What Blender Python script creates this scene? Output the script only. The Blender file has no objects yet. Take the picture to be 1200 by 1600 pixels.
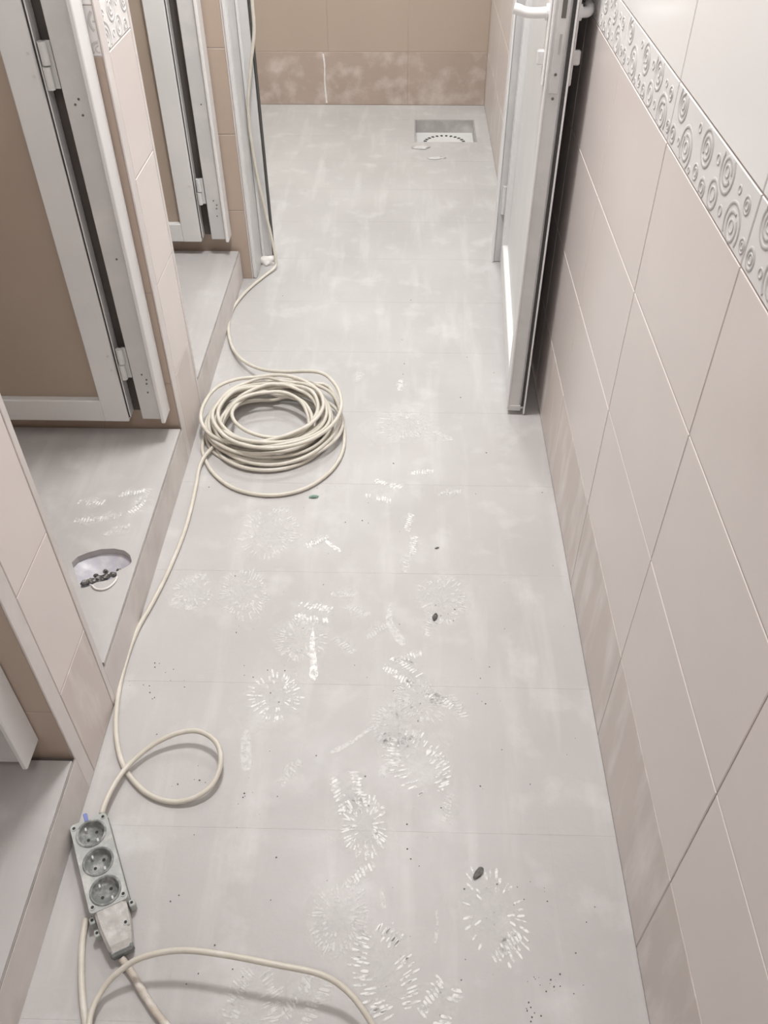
import bpy, bmesh, math, random
from mathutils import Vector, Matrix, noise
from mathutils.geometry import tessellate_polygon

random.seed(7)
S = bpy.context.scene
C = S.collection

# ------------------------------------------------------------------ camera
F_PX, PITCH, YAW, ROLL, CAM_H = 1330.0, math.radians(43.11), math.radians(-1.67), math.radians(-0.30), 1.5
FW = Vector((math.sin(YAW) * math.cos(PITCH), math.cos(YAW) * math.cos(PITCH), -math.sin(PITCH)))
_r = Vector((math.cos(YAW), -math.sin(YAW), 0)); _u = _r.cross(FW)
RT = _r * math.cos(ROLL) + _u * math.sin(ROLL)
UP = _u * math.cos(ROLL) - _r * math.sin(ROLL)
cam_d = bpy.data.cameras.new('camera'); cam = bpy.data.objects.new('camera', cam_d); C.objects.link(cam)
cam_d.sensor_fit = 'VERTICAL'; cam_d.sensor_height = 36.0; cam_d.lens = 36.0 * F_PX / 1600.0
cam_d.clip_start = 0.02
m = Matrix((RT, UP, -FW)).transposed().to_4x4(); m.translation = (0, 0, CAM_H)
cam.matrix_world = m
S.camera = cam

# ------------------------------------------------------------------ light
S.view_settings.view_transform = 'Standard'; S.view_settings.look = 'None'
S.view_settings.gamma = 1.0; S.view_settings.use_curve_mapping = False
S.view_settings.exposure = 0.0
w = bpy.data.worlds.new('world'); S.world = w; w.use_nodes = True
w.node_tree.nodes['Background'].inputs[0].default_value = (0.95, 0.97, 1.0, 1)
w.node_tree.nodes['Background'].inputs[1].default_value = 0.05

def area(name, loc, sx, sy, power, col):
    d = bpy.data.lights.new(name, 'AREA'); d.shape = 'RECTANGLE'; d.size = sx; d.size_y = sy
    d.energy = power; d.color = col
    o = bpy.data.objects.new(name, d); C.objects.link(o); o.location = loc
    return o
area('ceiling_lamp_light', (-0.20, 1.94, 2.62), 0.30, 0.30, 40, (1.0, 0.99, 0.985))
area('rear_lamp_light', (-0.15, 4.00, 2.62), 0.50, 0.30, 27, (0.96, 1.0, 0.985))
area('added_fill_light', (-0.10, -0.45, 2.62), 0.30, 0.30, 10, (1.0, 0.955, 0.95))  # unseen fill light added behind the camera

def unproj(px, py, axis=2, val=0.0):
    d = FW + RT * ((px - 600) / F_PX) - UP * ((py - 800) / F_PX)
    o = Vector((0, 0, CAM_H)); t = (val - o[axis]) / d[axis]
    return o + d * t

# ------------------------------------------------------------------ materials
def new_mat(name):
    mt = bpy.data.materials.new(name); mt.use_nodes = True
    nt = mt.node_tree; b = nt.nodes['Principled BSDF']
    return mt, nt, b

def position(nt, scale=(1, 1, 1), offset=(0, 0, 0)):
    g = nt.nodes.new('ShaderNodeNewGeometry'); mp = nt.nodes.new('ShaderNodeMapping')
    mp.inputs['Scale'].default_value = scale; mp.inputs['Location'].default_value = offset
    nt.links.new(g.outputs['Position'], mp.inputs['Vector']); return mp.outputs['Vector']

def noise_fac(nt, scale, lo, hi, detail=4, stretch=(1, 1, 1), offset=(0, 0, 0), rough=0.55):
    n = nt.nodes.new('ShaderNodeTexNoise'); n.inputs['Scale'].default_value = scale
    n.inputs['Detail'].default_value = detail; n.inputs['Roughness'].default_value = rough
    nt.links.new(position(nt, stretch, offset), n.inputs['Vector'])
    r = nt.nodes.new('ShaderNodeMapRange'); r.inputs['From Min'].default_value = lo; r.inputs['From Max'].default_value = hi
    nt.links.new(n.outputs['Fac'], r.inputs['Value']); return r.outputs['Result']

def mix(nt, fac, a, b):
    x = nt.nodes.new('ShaderNodeMix'); x.data_type = 'RGBA'
    if hasattr(fac, 'links'): nt.links.new(fac, x.inputs['Factor'])
    else: x.inputs['Factor'].default_value = fac
    for i, v in ((6, a), (7, b)):
        if hasattr(v, 'links'): nt.links.new(v, x.inputs[i])
        else: x.inputs[i].default_value = (*v, 1)
    return x.outputs[2]

def mul(nt, a, k):
    x = nt.nodes.new('ShaderNodeMath'); x.operation = 'MULTIPLY'
    nt.links.new(a, x.inputs[0])
    if hasattr(k, 'links'): nt.links.new(k, x.inputs[1])
    else: x.inputs[1].default_value = k
    return x.outputs[0]

def bump(nt, b, h, strength, dist=0.002):
    x = nt.nodes.new('ShaderNodeBump'); x.inputs['Strength'].default_value = strength; x.inputs['Distance'].default_value = dist
    nt.links.new(h, x.inputs['Height']); nt.links.new(x.outputs['Normal'], b.inputs['Normal'])

def simple(name, col, rough=0.5, metal=0.0, var=0.06, scale=9, dust=None, dust_amt=0.35, dust_scale=7, spec=0.5, bmp=0.0, dust_stretch=(1, 1, 1)):
    mt, nt, b = new_mat(name)
    dark = tuple(c * (1 - var) for c in col); lite = tuple(min(1, c * (1 + var)) for c in col)
    c = mix(nt, noise_fac(nt, scale, 0.3, 0.7), dark, lite)
    if dust:
        f = mul(nt, noise_fac(nt, dust_scale, 0.48, 0.72, 6, dust_stretch, (3, 1, 5)), dust_amt)
        c = mix(nt, f, c, dust)
    nt.links.new(c, b.inputs['Base Color'])
    b.inputs['Roughness'].default_value = rough; b.inputs['Metallic'].default_value = metal
    b.inputs['Specular IOR Level'].default_value = spec
    if bmp: bump(nt, b, noise_fac(nt, 60, 0.3, 0.7), bmp)
    return mt

DUST = (0.84, 0.80, 0.77)
M = {}
M['tile_pink'] = simple('tile_pink', (0.745, 0.675, 0.650), 0.22, var=0.025, scale=2.5, dust=DUST, dust_amt=0.12, dust_scale=4)
M['tile_pink_dusty'] = simple('tile_pink_dusty', (0.650, 0.580, 0.548), 0.40, var=0.04, scale=4, dust=DUST, dust_amt=0.85, dust_scale=3.2, dust_stretch=(1, 5.0, 1.3))
M['tile_brown'] = simple('tile_brown', (0.470, 0.375, 0.305), 0.35, var=0.03, scale=2.5)
M['tile_brown_dusty'] = simple('tile_brown_dusty', (0.450, 0.355, 0.300), 0.5, var=0.05, scale=5, dust=(0.70, 0.61, 0.55), dust_amt=0.7, dust_scale=11)
M['tile_white'] = simple('tile_white', (0.92, 0.905, 0.89), 0.20, var=0.012, scale=2)
M['tile_border'] = simple('tile_border', (0.82, 0.795, 0.78), 0.38, var=0.03, scale=12)
M['ring_grey'] = simple('ring_grey', (0.58, 0.56, 0.55), 0.5, spec=0.3, var=0.04, scale=12)
M['grout'] = simple('grout', (0.44, 0.38, 0.35), 0.9, var=0.12, scale=30, dust=(0.72, 0.67, 0.63), dust_amt=0.6, dust_scale=3)
M['grout_brown'] = simple('grout_brown', (0.45, 0.36, 0.295), 0.9, var=0.06, scale=30, dust=(0.58, 0.49, 0.42), dust_amt=0.5, dust_scale=3)
M['plaster_paint'] = simple('plaster_paint', (0.82, 0.80, 0.78), 0.8, var=0.02)
M['white_pvc'] = simple('white_pvc', (0.72, 0.715, 0.71), 0.36, var=0.03, scale=5, dust=DUST, dust_amt=0.35, dust_scale=8)
M['white_bright'] = simple('white_bright', (0.80, 0.79, 0.785), 0.30, var=0.02, dust=DUST, dust_amt=0.3)
M['alu_grey'] = simple('alu_grey', (0.61, 0.605, 0.60), 0.36, var=0.04, scale=6, dust=DUST, dust_amt=0.4, dust_scale=10)
M['gasket'] = simple('gasket', (0.05, 0.048, 0.046), 0.7)
M['panel_brown'] = simple('panel_brown', (0.41, 0.335, 0.27), 0.42, var=0.04, scale=3)
M['metal_hinge'] = simple('metal_hinge', (0.66, 0.66, 0.65), 0.30, var=0.03)
M['screw'] = simple('screw', (0.16, 0.15, 0.14), 0.45, metal=0.4)
M['riser'] = simple('riser', (0.70, 0.655, 0.63), 0.6, var=0.08, scale=7, dust=(0.47, 0.42, 0.39), dust_amt=0.5, dust_scale=9)
M['cable'] = simple('cable', (0.64, 0.60, 0.52), 0.42, var=0.05, scale=25, dust=DUST, dust_amt=0.35, dust_scale=30)
M['cable_dusty'] = simple('cable_dusty', (0.55, 0.49, 0.42), 0.55, var=0.06, scale=25, dust=DUST, dust_amt=0.7, dust_scale=40)
M['strip_grey'] = simple('strip_grey', (0.44, 0.455, 0.435), 0.5, var=0.10, scale=30, dust=(0.66, 0.65, 0.62), dust_amt=0.9, dust_scale=45, bmp=0.3)
M['strip_socket'] = simple('strip_socket', (0.20, 0.212, 0.205), 0.55, var=0.15, scale=60, dust=(0.58, 0.57, 0.55), dust_amt=0.75, dust_scale=60, bmp=0.3)
M['strip_dark'] = simple('strip_dark', (0.03, 0.03, 0.03), 0.7)
M['strip_dust'] = simple('strip_dust', (0.52, 0.50, 0.475), 0.75, var=0.15, scale=40, dust=(0.70, 0.67, 0.65), dust_amt=0.8, dust_scale=60, bmp=0.4)
M['tag_blue'] = simple('tag_blue', (0.20, 0.24, 0.52), 0.4)
M['drain_grey'] = simple('drain_grey', (0.42, 0.40, 0.39), 0.5, var=0.06, scale=20, dust=DUST, dust_amt=0.4, dust_scale=12)
M['drain_grate'] = simple('drain_grate', (0.72, 0.71, 0.70), 0.45, var=0.04, dust=DUST, dust_amt=0.5)
M['pipe_lilac'] = simple('pipe_lilac', (0.50, 0.49, 0.54), 0.35, var=0.08, scale=30, dust=DUST, dust_amt=0.5, dust_scale=30)
M['rubble'] = simple('rubble', (0.075, 0.07, 0.065), 0.35, var=0.5, scale=120, dust=(0.6, 0.58, 0.56), dust_amt=0.7, dust_scale=130)
M['plaster_lump'] = simple('plaster_lump', (0.82, 0.79, 0.76), 0.85, var=0.05, scale=40, bmp=0.4)
M['crust'] = simple('crust', (0.60, 0.58, 0.56), 0.85, var=0.06, scale=40, bmp=0.4)
M['chip_dark'] = simple('chip_dark', (0.13, 0.125, 0.115), 0.6, var=0.3, scale=100)
M['chip_green'] = simple('chip_green', (0.20, 0.30, 0.26), 0.5, var=0.3, scale=100)
M['trim_corner'] = simple('trim_corner', (0.68, 0.63, 0.61), 0.35, var=0.04, scale=6, dust=DUST, dust_amt=0.4, dust_scale=14)

M['slot_shade'] = simple('slot_shade', (0.11, 0.095, 0.085), 0.8)  # shade of the hinge gap put into the colour
M['step_joint'] = simple('step_joint', (0.36, 0.33, 0.31), 0.8, var=0.2, scale=20)

def floor_mat(name, base, hi):
    mt, nt, b = new_mat(name)
    c = mix(nt, noise_fac(nt, 2.6, 0.35, 0.68, 5), base, hi)
    c = mix(nt, mul(nt, noise_fac(nt, 1.0, 0.52, 0.75, 5, (16, 2.2, 1), (2, 0, 0)), 0.38), c, (0.70, 0.685, 0.67))
    c = mix(nt, mul(nt, noise_fac(nt, 9, 0.55, 0.75, 8, (1, 1, 1), (9, 4, 0)), 0.45), c, (0.70, 0.69, 0.68))
    c = mix(nt, mul(nt, noise_fac(nt, 5, 0.56, 0.8, 6, (2.0, 0.8, 1), (1, 7, 0)), 0.35), c, (0.45, 0.43, 0.42))
    nt.links.new(c, b.inputs['Base Color'])
    r = nt.nodes.new('ShaderNodeMapRange'); r.inputs['To Min'].default_value = 0.36; r.inputs['To Max'].default_value = 0.56
    nt.links.new(noise_fac(nt, 5, 0.3, 0.7, 6), r.inputs['Value']); nt.links.new(r.outputs['Result'], b.inputs['Roughness'])
    bump(nt, b, noise_fac(nt, 45, 0.3, 0.7, 8), 0.10)
    return mt
M['floor'] = floor_mat('floor_dusty', (0.462, 0.443, 0.433), (0.525, 0.506, 0.496))
M['floor_grout'] = simple('floor_grout', (0.55, 0.52, 0.50), 0.8, var=0.08, scale=20)

def print_mat(name, strength):
    mt, nt, b = new_mat(name)
    b.inputs['Base Color'].default_value = (0.95, 0.94, 0.92, 1); b.inputs['Roughness'].default_value = 0.5
    t = nt.nodes.new('ShaderNodeBsdfTransparent'); ms = nt.nodes.new('ShaderNodeMixShader')
    f = mul(nt, noise_fac(nt, 90, 0.25, 0.56, 5), strength)
    nt.links.new(f, ms.inputs[0]); nt.links.new(t.outputs[0], ms.inputs[1]); nt.links.new(b.outputs[0], ms.inputs[2])
    nt.links.new(ms.outputs[0], nt.nodes['Material Output'].inputs[0]); return mt
M['print'] = print_mat('plaster_print', 0.84)
M['print_faint'] = print_mat('plaster_print_faint', 0.55)
M['print_haze'] = print_mat('plaster_haze', 0.11)
M['smear'] = print_mat('plaster_smear', 0.9)

# ------------------------------------------------------------------ mesh helpers
def link(name, me, mats, parent=None, loc=None, rotz=0.0, smooth=False):
    if smooth:
        for p in me.polygons: p.use_smooth = True
    if not me.materials:
        for k in (mats if isinstance(mats, (list, tuple)) else [mats]): me.materials.append(M[k])
    o = bpy.data.objects.new(name, me); C.objects.link(o)
    if loc is not None: o.location = loc
    if rotz: o.rotation_euler = (0, 0, rotz)
    if parent is not None: o.parent = parent
    return o

def tag(o, label, cat=None, group=None, kind=None):
    o['label'] = label
    if cat: o['category'] = cat
    if group: o['group'] = group
    if kind: o['kind'] = kind
    return o

def empty(name, loc=(0, 0, 0), rotz=0.0):
    o = bpy.data.objects.new(name, None); C.objects.link(o); o.location = loc; o.rotation_euler = (0, 0, rotz)
    o.empty_display_size = 0.05
    return o

def mesh_of(bm, name='mesh'):
    bmesh.ops.recalc_face_normals(bm, faces=bm.faces[:])
    me = bpy.data.meshes.new(name); bm.to_mesh(me); bm.free(); return me

def add_box(bm, x0, x1, y0, y1, z0, z1, bevel=0.0, seg=1):
    r = bmesh.ops.create_cube(bm, size=1.0)
    for v in r['verts']:
        v.co = Vector((x0 + (v.co.x + 0.5) * (x1 - x0), y0 + (v.co.y + 0.5) * (y1 - y0), z0 + (v.co.z + 0.5) * (z1 - z0)))
    if bevel:
        es = list({e for v in r['verts'] for e in v.link_edges})
        bmesh.ops.bevel(bm, geom=es, offset=bevel, segments=seg, affect='EDGES', profile=0.5)

def box(name, lim, mat, parent=None, bevel=0.0, seg=1, loc=None):
    bm = bmesh.new(); add_box(bm, *lim, bevel=bevel, seg=seg)
    return link(name, mesh_of(bm, name), mat, parent, loc)

def cyl(name, p0, p1, r, mat, parent=None, n=16, r2=None, smooth=True):
    p0 = Vector(p0); p1 = Vector(p1); d = p1 - p0; bm = bmesh.new()
    bmesh.ops.create_cone(bm, cap_ends=True, segments=n, radius1=r, radius2=r if r2 is None else r2, depth=d.length)
    bmesh.ops.transform(bm, matrix=Matrix.Translation((p0 + p1) / 2) @ d.to_track_quat('Z', 'Y').to_matrix().to_4x4(), verts=bm.verts)
    return link(name, mesh_of(bm, name), mat, parent)

def catmull(pts, per=8):
    pts = [Vector(p) for p in pts]; P = [pts[0] * 2 - pts[1]] + pts + [pts[-1] * 2 - pts[-2]]; out = []
    for i in range(1, len(P) - 2):
        a, b, c, d = P[i - 1:i + 3]
        for k in range(per):
            t = k / per
            out.append(0.5 * ((2 * b) + (c - a) * t + (2 * a - 5 * b + 4 * c - d) * t * t + (3 * b - a - 3 * c + d) * t ** 3))
    out.append(pts[-1]); return out

def tube_mesh(path, r, n=8, wob=0.0):
    vs, fs = [], []; k = len(path); nrm = None
    for i, p in enumerate(path):
        t = (path[min(i + 1, k - 1)] - path[max(i - 1, 0)]).normalized()
        if nrm is None: nrm = t.orthogonal().normalized()
        nrm = (nrm - t * nrm.dot(t)).normalized(); bn = t.cross(nrm)
        rr = r * (1 + wob * noise.noise(p * 60))
        for j in range(n):
            a = 2 * math.pi * j / n; vs.append(p + nrm * (math.cos(a) * rr) + bn * (math.sin(a) * rr))
    for i in range(k - 1):
        for j in range(n):
            fs.append((i * n + j, i * n + (j + 1) % n, (i + 1) * n + (j + 1) % n, (i + 1) * n + j))
    fs.append(tuple(range(n))[::-1]); fs.append(tuple((k - 1) * n + j for j in range(n)))
    me = bpy.data.meshes.new('tube'); me.from_pydata([tuple(v) for v in vs], [], fs); return me

def plate_with_holes(outer, holes, z_top, thick, hole_depth=None):
    """flat plate with real holes: top, outer sides and hole walls"""
    loops = [[Vector((x, y, z_top)) for x, y in outer]] + [[Vector((x, y, z_top)) for x, y in h] for h in holes]
    flat = [p for l in loops for p in l]
    tris = tessellate_polygon(loops)
    bm = bmesh.new(); tv = [bm.verts.new(p) for p in flat]
    for t in tris:
        try: bm.faces.new([tv[i] for i in t])
        except ValueError: pass
    k = 0
    for li, l in enumerate(loops):
        dz = thick if li == 0 or hole_depth is None else hole_depth
        bv = [bm.verts.new((p.x, p.y, z_top - dz)) for p in l]; n = len(l)
        for i in range(n):
            bm.faces.new((tv[k + i], tv[k + (i + 1) % n], bv[(i + 1) % n], bv[i]))
        k += n
    return mesh_of(bm)

# ------------------------------------------------------------------ wall tiles
_tiles = {}
def tile_mesh(wd, ht, mat, depth=0.009, ch=0.0012):
    key = (round(wd, 4), round(ht, 4), mat)
    if key not in _tiles:
        a, h = wd / 2, ht / 2
        ring = lambda x, z, y: [(-x, y, -z), (x, y, -z), (x, y, z), (-x, y, z)]
        v = ring(a - ch, h - ch, 0) + ring(a, h, ch) + ring(a, h, depth)
        f = [(0, 1, 2, 3)] + [(4 * k + i, 4 * k + 4 + i, 4 * k + 4 + (i + 1) % 4, 4 * k + (i + 1) % 4) for k in (0, 1) for i in range(4)]
        me = bpy.data.meshes.new('tile'); me.from_pydata(v, [], f)
        bm = bmesh.new(); bm.from_mesh(me); bmesh.ops.recalc_face_normals(bm, faces=bm.faces[:]); bm.to_mesh(me); bm.free()
        me.materials.append(M[mat]); _tiles[key] = me
    return _tiles[key]

G = 0.0024          # joint
ROWZ = [0.0, 0.254, 0.509, 0.763, 1.017]
BORD = (1.017, 1.105)
UPZ = [1.105 + 0.2545 * k for k in range(7)]
CEIL = 2.68

def put_tile(parent, face, u0, u1, z0, z1, plane, mat, name='wall_tile'):
    """face: 'R' faces -X, 'L' faces +X, 'B' faces -Y, 'F' faces +Y; u runs along Y (R, L) or X (B, F)"""
    wd, ht = u1 - u0 - G, z1 - z0 - G
    if wd < 0.004 or ht < 0.004: return None
    me = tile_mesh(wd, ht, mat)
    u, z = (u0 + u1) / 2, (z0 + z1) / 2
    j = random.uniform(-0.00025, 0.00025)
    loc, rot = {'R': ((plane + j, u, z), -math.pi / 2), 'L': ((plane + j, u, z), math.pi / 2),
                'B': ((u, plane + j, z), 0.0), 'F': ((u, plane + j, z), math.pi)}[face]
    return link(name, me, mat, parent, loc, rot)

# the raised circle pattern of one border tile: (u from tile's near end, height above its lower edge, radius)
RINGS = [(0.061, 0.022, 0.033), (0.031, 0.061, 0.012), (0.065, 0.066, 0.007), (0.111, 0.020, 0.009), (0.121, 0.066, 0.030),
         (0.153, 0.024, 0.021), (0.163, 0.065, 0.009), (0.200, 0.013, 0.014), (0.216, 0.060, 0.027), (0.240, 0.019, 0.012),
         (0.262, 0.070, 0.008), (0.306, 0.028, 0.032), (0.361, 0.069, 0.026), (0.345, 0.022, 0.008), (0.383, 0.020, 0.014),
         (0.270, 0.010, 0.006), (0.012, 0.020, 0.010)]
_rel = {}
def relief_mesh(u0, u1, flip):
    key = (round(u0, 3), round(u1, 3), flip)
    if key in _rel: return _rel[key]
    bm = bmesh.new(); W, Hh = 0.405, BORD[1] - BORD[0]
    for (u, z, r) in RINGS:
        r *= 0.86
        if flip: u = W - u
        rads = [r, r * 0.62, r * 0.28] if r > 0.021 else ([r, r * 0.5] if r > 0.008 else [r * 0.8])
        for q, rr in enumerate(rads):
            n = 28 if rr > 0.012 else 16; k = 5
            wr = (0.0029 if rr > 0.012 else 0.0017); hr = 0.0011
            a0 = 0.6 * q + u * 20; gap = 0.5 if (q and rr > 0.008) else 0.0
            prev = None; ring0 = None; count = n + 1 if gap else n
            for i in range(count):
                a = a0 + (2 * math.pi - gap) * i / n
                ring = []
                uc, zc = u + rr * math.cos(a), z + rr * math.sin(a)
                ok = u0 + 0.003 < uc < u1 - 0.003 and 0.004 < zc < Hh - 0.004
                if ok:
                    for s in range(k):
                        b = math.pi * s / (k - 1)
                        rad = rr + wr * math.cos(b)
                        ring.append(bm.verts.new((u + rad * math.cos(a) - (u0 + u1) / 2, -hr * math.sin(b), z + rad * math.sin(a) - Hh / 2)))
                else: ring = None
                if prev and ring:
                    for s in range(k - 1): bm.faces.new((prev[s], prev[s + 1], ring[s + 1], ring[s]))
                if i == 0: ring0 = ring
                prev = ring
            if not gap and prev and ring0:
                for s in range(k - 1): bm.faces.new((prev[s], prev[s + 1], ring0[s + 1], ring0[s]))
    for f in bm.faces: f.smooth = True
    me = mesh_of(bm, 'relief'); me.materials.append(M['ring_grey']); _rel[key] = me
    return me

def put_border(parent, face, u0, u1, plane, full=None, flip=False):
    t = put_tile(parent, face, u0, u1, BORD[0], BORD[1], plane, 'tile_border', 'border_tile')
    a, b = (0.0, 0.405) if full is None else full
    if face in 'RF': a, b, flip = 0.405 - b, 0.405 - a, True
    me = relief_mesh(a, b, flip)
    if len(me.polygons): 
        r = link('circle_relief', me, 'ring_grey', t)
    return t

# ------------------------------------------------------------------ the setting
XR, XL, YB, YF = 0.400, -0.592, 4.740, -1.30
SF = 0.115            # height of the raised stall floors
XBACK = -1.62         # rear wall of the stalls

# right wall
wr = box('wall_right', (XR + 0.0012, XR + 0.12, YF, YB + 0.12, -0.05, CEIL), 'grout')
tag(wr, 'tiled wall on the right, pinkish below a circle-patterned border, cream above', kind='structure')
cols = [0.550 + 0.4047 * k for k in range(-5, 12)]
for c0, c1 in zip(cols[:-1], cols[1:]):
    a, b = max(c0, YF), min(c1, YB)
    if b - a < 0.02: continue
    for i in range(4):
        put_tile(wr, 'R', a, b, ROWZ[i], ROWZ[i + 1], XR, 'tile_pink_dusty' if i == 0 else 'tile_pink')
    put_border(wr, 'R', a, b, XR, (max(0, 0.405 - (c1 - a)), min(0.405, b - c0)))
    for z0, z1 in zip(UPZ[:-1], UPZ[1:]):
        put_tile(wr, 'R', a, b, z0, min(z1, CEIL), XR, 'tile_white')

# back wall
wb = box('wall_back', (XBACK, XR + 0.002, YB + 0.0012, YB + 0.12, -0.05, CEIL), 'grout_brown')
tag(wb, 'brown-tiled end wall behind the floor drain, lowest course smeared with plaster', kind='structure')
xs = [XR - 0.002, -0.004, -0.4085, -0.813, -1.2175, XBACK]
xs0 = [XR - 0.002, -0.004, -0.433, -0.838, -1.24, XBACK]
for i in range(4):
    for x1, x0 in zip((xs0 if i == 0 else xs)[:-1], (xs0 if i == 0 else xs)[1:]):
        put_tile(wb, 'B', x0, x1, ROWZ[i], ROWZ[i + 1], YB, 'tile_brown_dusty' if i == 0 else 'tile_brown')
for x1, x0 in zip(xs[:-1], xs[1:]):
    put_border(wb, 'B', x0, x1, YB, (0, x1 - x0))
    for z0, z1 in zip(UPZ[:-1], UPZ[1:]): put_tile(wb, 'B', x0, x1, z0, min(z1, CEIL), YB, 'tile_white')
# white plaster left in one joint of the lowest course
link('joint_plaster', tube_mesh(catmull([(-0.436, YB - 0.001, 0.245), (-0.431, YB - 0.002, 0.19), (-0.434, YB, 0.10), (-0.429, YB, 0.01)], 6), 0.0045, 6, 0.5), 'plaster_lump', wb)

# left-hand piers between the stalls
def pier(name, y0, y1, label, XL=-0.592):
    root = box(name, (XBACK, XL - 0.0012, y0 + 0.0012, y1 - 0.0012, -0.05, CEIL), 'grout')
    tag(root, label, kind='structure')
    tn, tf = 0.036, 0.016
    for i in range(4):
        put_tile(root, 'L', y0 + tn, y1 - tf, ROWZ[i], ROWZ[i + 1], XL, 'tile_pink_dusty' if i == 0 else 'tile_pink')
    put_border(root, 'L', y0 + tn, y1 - tf, XL, (0.06, 0.06 + y1 - y0 - tn - tf))
    for z0, z1 in zip(UPZ[:-1], UPZ[1:]): put_tile(root, 'L', y0 + tn, y1 - tf, z0, min(z1, CEIL), XL, 'tile_white')
    for yy in (y0, y1):
        s = 1 if yy == y0 else -1
        lo, hi = (y0 - 0.0008, y0 + tn - 0.0012) if s > 0 else (y1 - tf + 0.0012, y1 + 0.0008)
        box('corner_trim', (XL - 0.003, XL + 0.0006, lo, hi, 0.0, CEIL - 0.01), 'trim_corner', root, 0.001)
    for face, yy in (('B', y0), ('F', y1)):
        xx = [XL - 0.003, -0.80, -1.2045, XBACK]
        for i in range(4):
            for x1, x0 in zip(xx[:-1], xx[1:]):
                put_tile(root, face, x0, x1, (ROWZ[i] if XL > -0.59 and x1 > -0.7 else max(ROWZ[i], SF - 0.01)), ROWZ[i + 1], yy, 'tile_brown')
        for x1, x0 in zip(xx[:-1], xx[1:]):
            put_border(root, face, x0, x1, yy, (0.0, x1 - x0))
            for z0, z1 in zip(UPZ[:-1], UPZ[1:]): put_tile(root, face, x0, x1, z0, min(z1, CEIL), yy, 'tile_white')
    return root
PIERS = [(-0.20, 0.0), (0.815, 1.015), (1.800, 2.025), (2.838, 3.030)]
pier('wall_left', *PIERS[1], 'narrow tiled pier at the left edge of the picture between the two nearest stalls')
pier('wall_left', *PIERS[2], 'narrow tiled pier beside the coiled cable, between the middle and far stalls')
pier('wall_left', *PIERS[3], 'brown-tiled pier end behind the cable hanging on the frame post', -0.556)
pier('wall_left', *PIERS[0], 'tiled pier beside the camera, outside the picture')
o = box('wall_left', (XBACK - 0.1, XBACK, YF, YB + 0.12, -0.05, CEIL), 'plaster_paint'); tag(o, 'rear wall of the stalls', kind='structure')
o = box('wall_left', (XBACK, XL, YF, -0.2, -0.05, CEIL), 'plaster_paint'); tag(o, 'left wall behind the camera', kind='structure')
o = box('wall_front', (XBACK - 0.1, XR + 0.12, YF - 0.1, YF, -0.05, CEIL), 'plaster_paint'); tag(o, 'wall behind the camera', kind='structure')
o = box('ceiling', (XBACK - 0.1, XR + 0.12, YF - 0.1, YB + 0.12, CEIL, CEIL + 0.1), 'plaster_paint'); tag(o, 'plain white ceiling above the corridor', kind='structure')

# corridor floor with square openings for the drain
DX0, DX1, DY0, DY1 = 0.034, 0.334, 4.210, 4.520
def rect_minus(r, h):
    x0, x1, y0, y1 = r; a0, a1, b0, b1 = h
    if a1 <= x0 or a0 >= x1 or b1 <= y0 or b0 >= y1: return [r]
    out = []
    if y0 < b0: out.append((x0, x1, y0, b0))
    if b1 < y1: out.append((x0, x1, b1, y1))
    lo, hi = max(y0, b0), min(y1, b1)
    if x0 < a0: out.append((x0, a0, lo, hi))
    if a1 < x1: out.append((a1, x1, lo, hi))
    return out
hole = (DX0, DX1, DY0, DY1)
bm = bmesh.new()
for r in rect_minus((XBACK, XR, YF, YB), hole): add_box(bm, r[0], r[1], r[2], r[3], -0.12, -0.0003)
fl = link('floor', mesh_of(bm, 'floor'), 'floor')
tag(fl, 'white dusty tiled corridor floor covered in shoe prints', kind='structure')
fx = [XR - 0.001] + [0.278 - 0.3225 * k for k in range(7)]
fy = [0.742 + 0.3225 * k for k in range(-7, 14)]
for x1, x0 in zip(fx[:-1], fx[1:]):
    for y0, y1 in zip(fy[:-1], fy[1:]):
        y0c, y1c = max(y0, YF), min(y1, YB)
        x0c = max(x0, XL + 0.0015) if y1c < 3.035 else max(x0, XBACK)
        if y0c < 3.03 < y1c: x0c = max(x0, XL + 0.0015)
        if x1 - x0c < 0.01 or y1c - y0c < 0.01: continue
        for (a, b, c, d) in rect_minus((x0c, x1, y0c, y1c), hole):
            bm = bmesh.new(); g = 0.0003
            z = random.uniform(-0.00006, 0.00006)
            add_box(bm, a + g, b - g, c + g, d - g, -0.006, z)
            me = mesh_of(bm, 'floor_tile'); me.transform(Matrix.Translation((-(a + b) / 2, -(c + d) / 2, 0)))
            link('floor_tile', me, 'floor', fl, ((a + b) / 2, (c + d) / 2, 0))

# raised stall floors
def stall_floor(y0, y1, label, hole_px=None):
    outer = [(XBACK + 0.001, y0 + 0.010), (XL - 0.0012, y0 + 0.010), (XL - 0.0012, y1 - 0.010), (XBACK + 0.001, y1 - 0.010)]
    holes = []
    if hole_px: holes = [[(p.x, p.y) for p in (unproj(px, py, 2, SF) for px, py in hole_px)]]
    root = link('floor', plate_with_holes(outer, holes, SF, SF - 0.0, 0.016), 'floor')
    tag(root, label, kind='structure')
    box('riser_tile', (XL - 0.001, XL + 0.0004, y0 + 0.001, y1 - 0.001, 0.0005, SF - 0.009), 'riser', root)
    box('step_joint', (XL - 0.0011, XL - 0.0001, y0 + 0.001, y1 - 0.001, SF - 0.009, SF - 0.0055), 'step_joint', root)
    return root
HOLE = [(112, 879), (121, 870), (138, 863), (158, 858), (178, 857), (194, 860), (203, 867), (206, 877), (203, 882), (193, 888), (182, 893), (184, 900), (172, 906),
        (150, 910), (140, 916), (127, 919), (121, 905), (116, 892)]
stall_floor(0.0, 0.815, 'raised white stall floor at the lower left corner, with a dirty step edge')
sf2 = stall_floor(1.015, 1.800, 'raised white stall floor with an open drain hole and shoe prints', HOLE)
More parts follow.
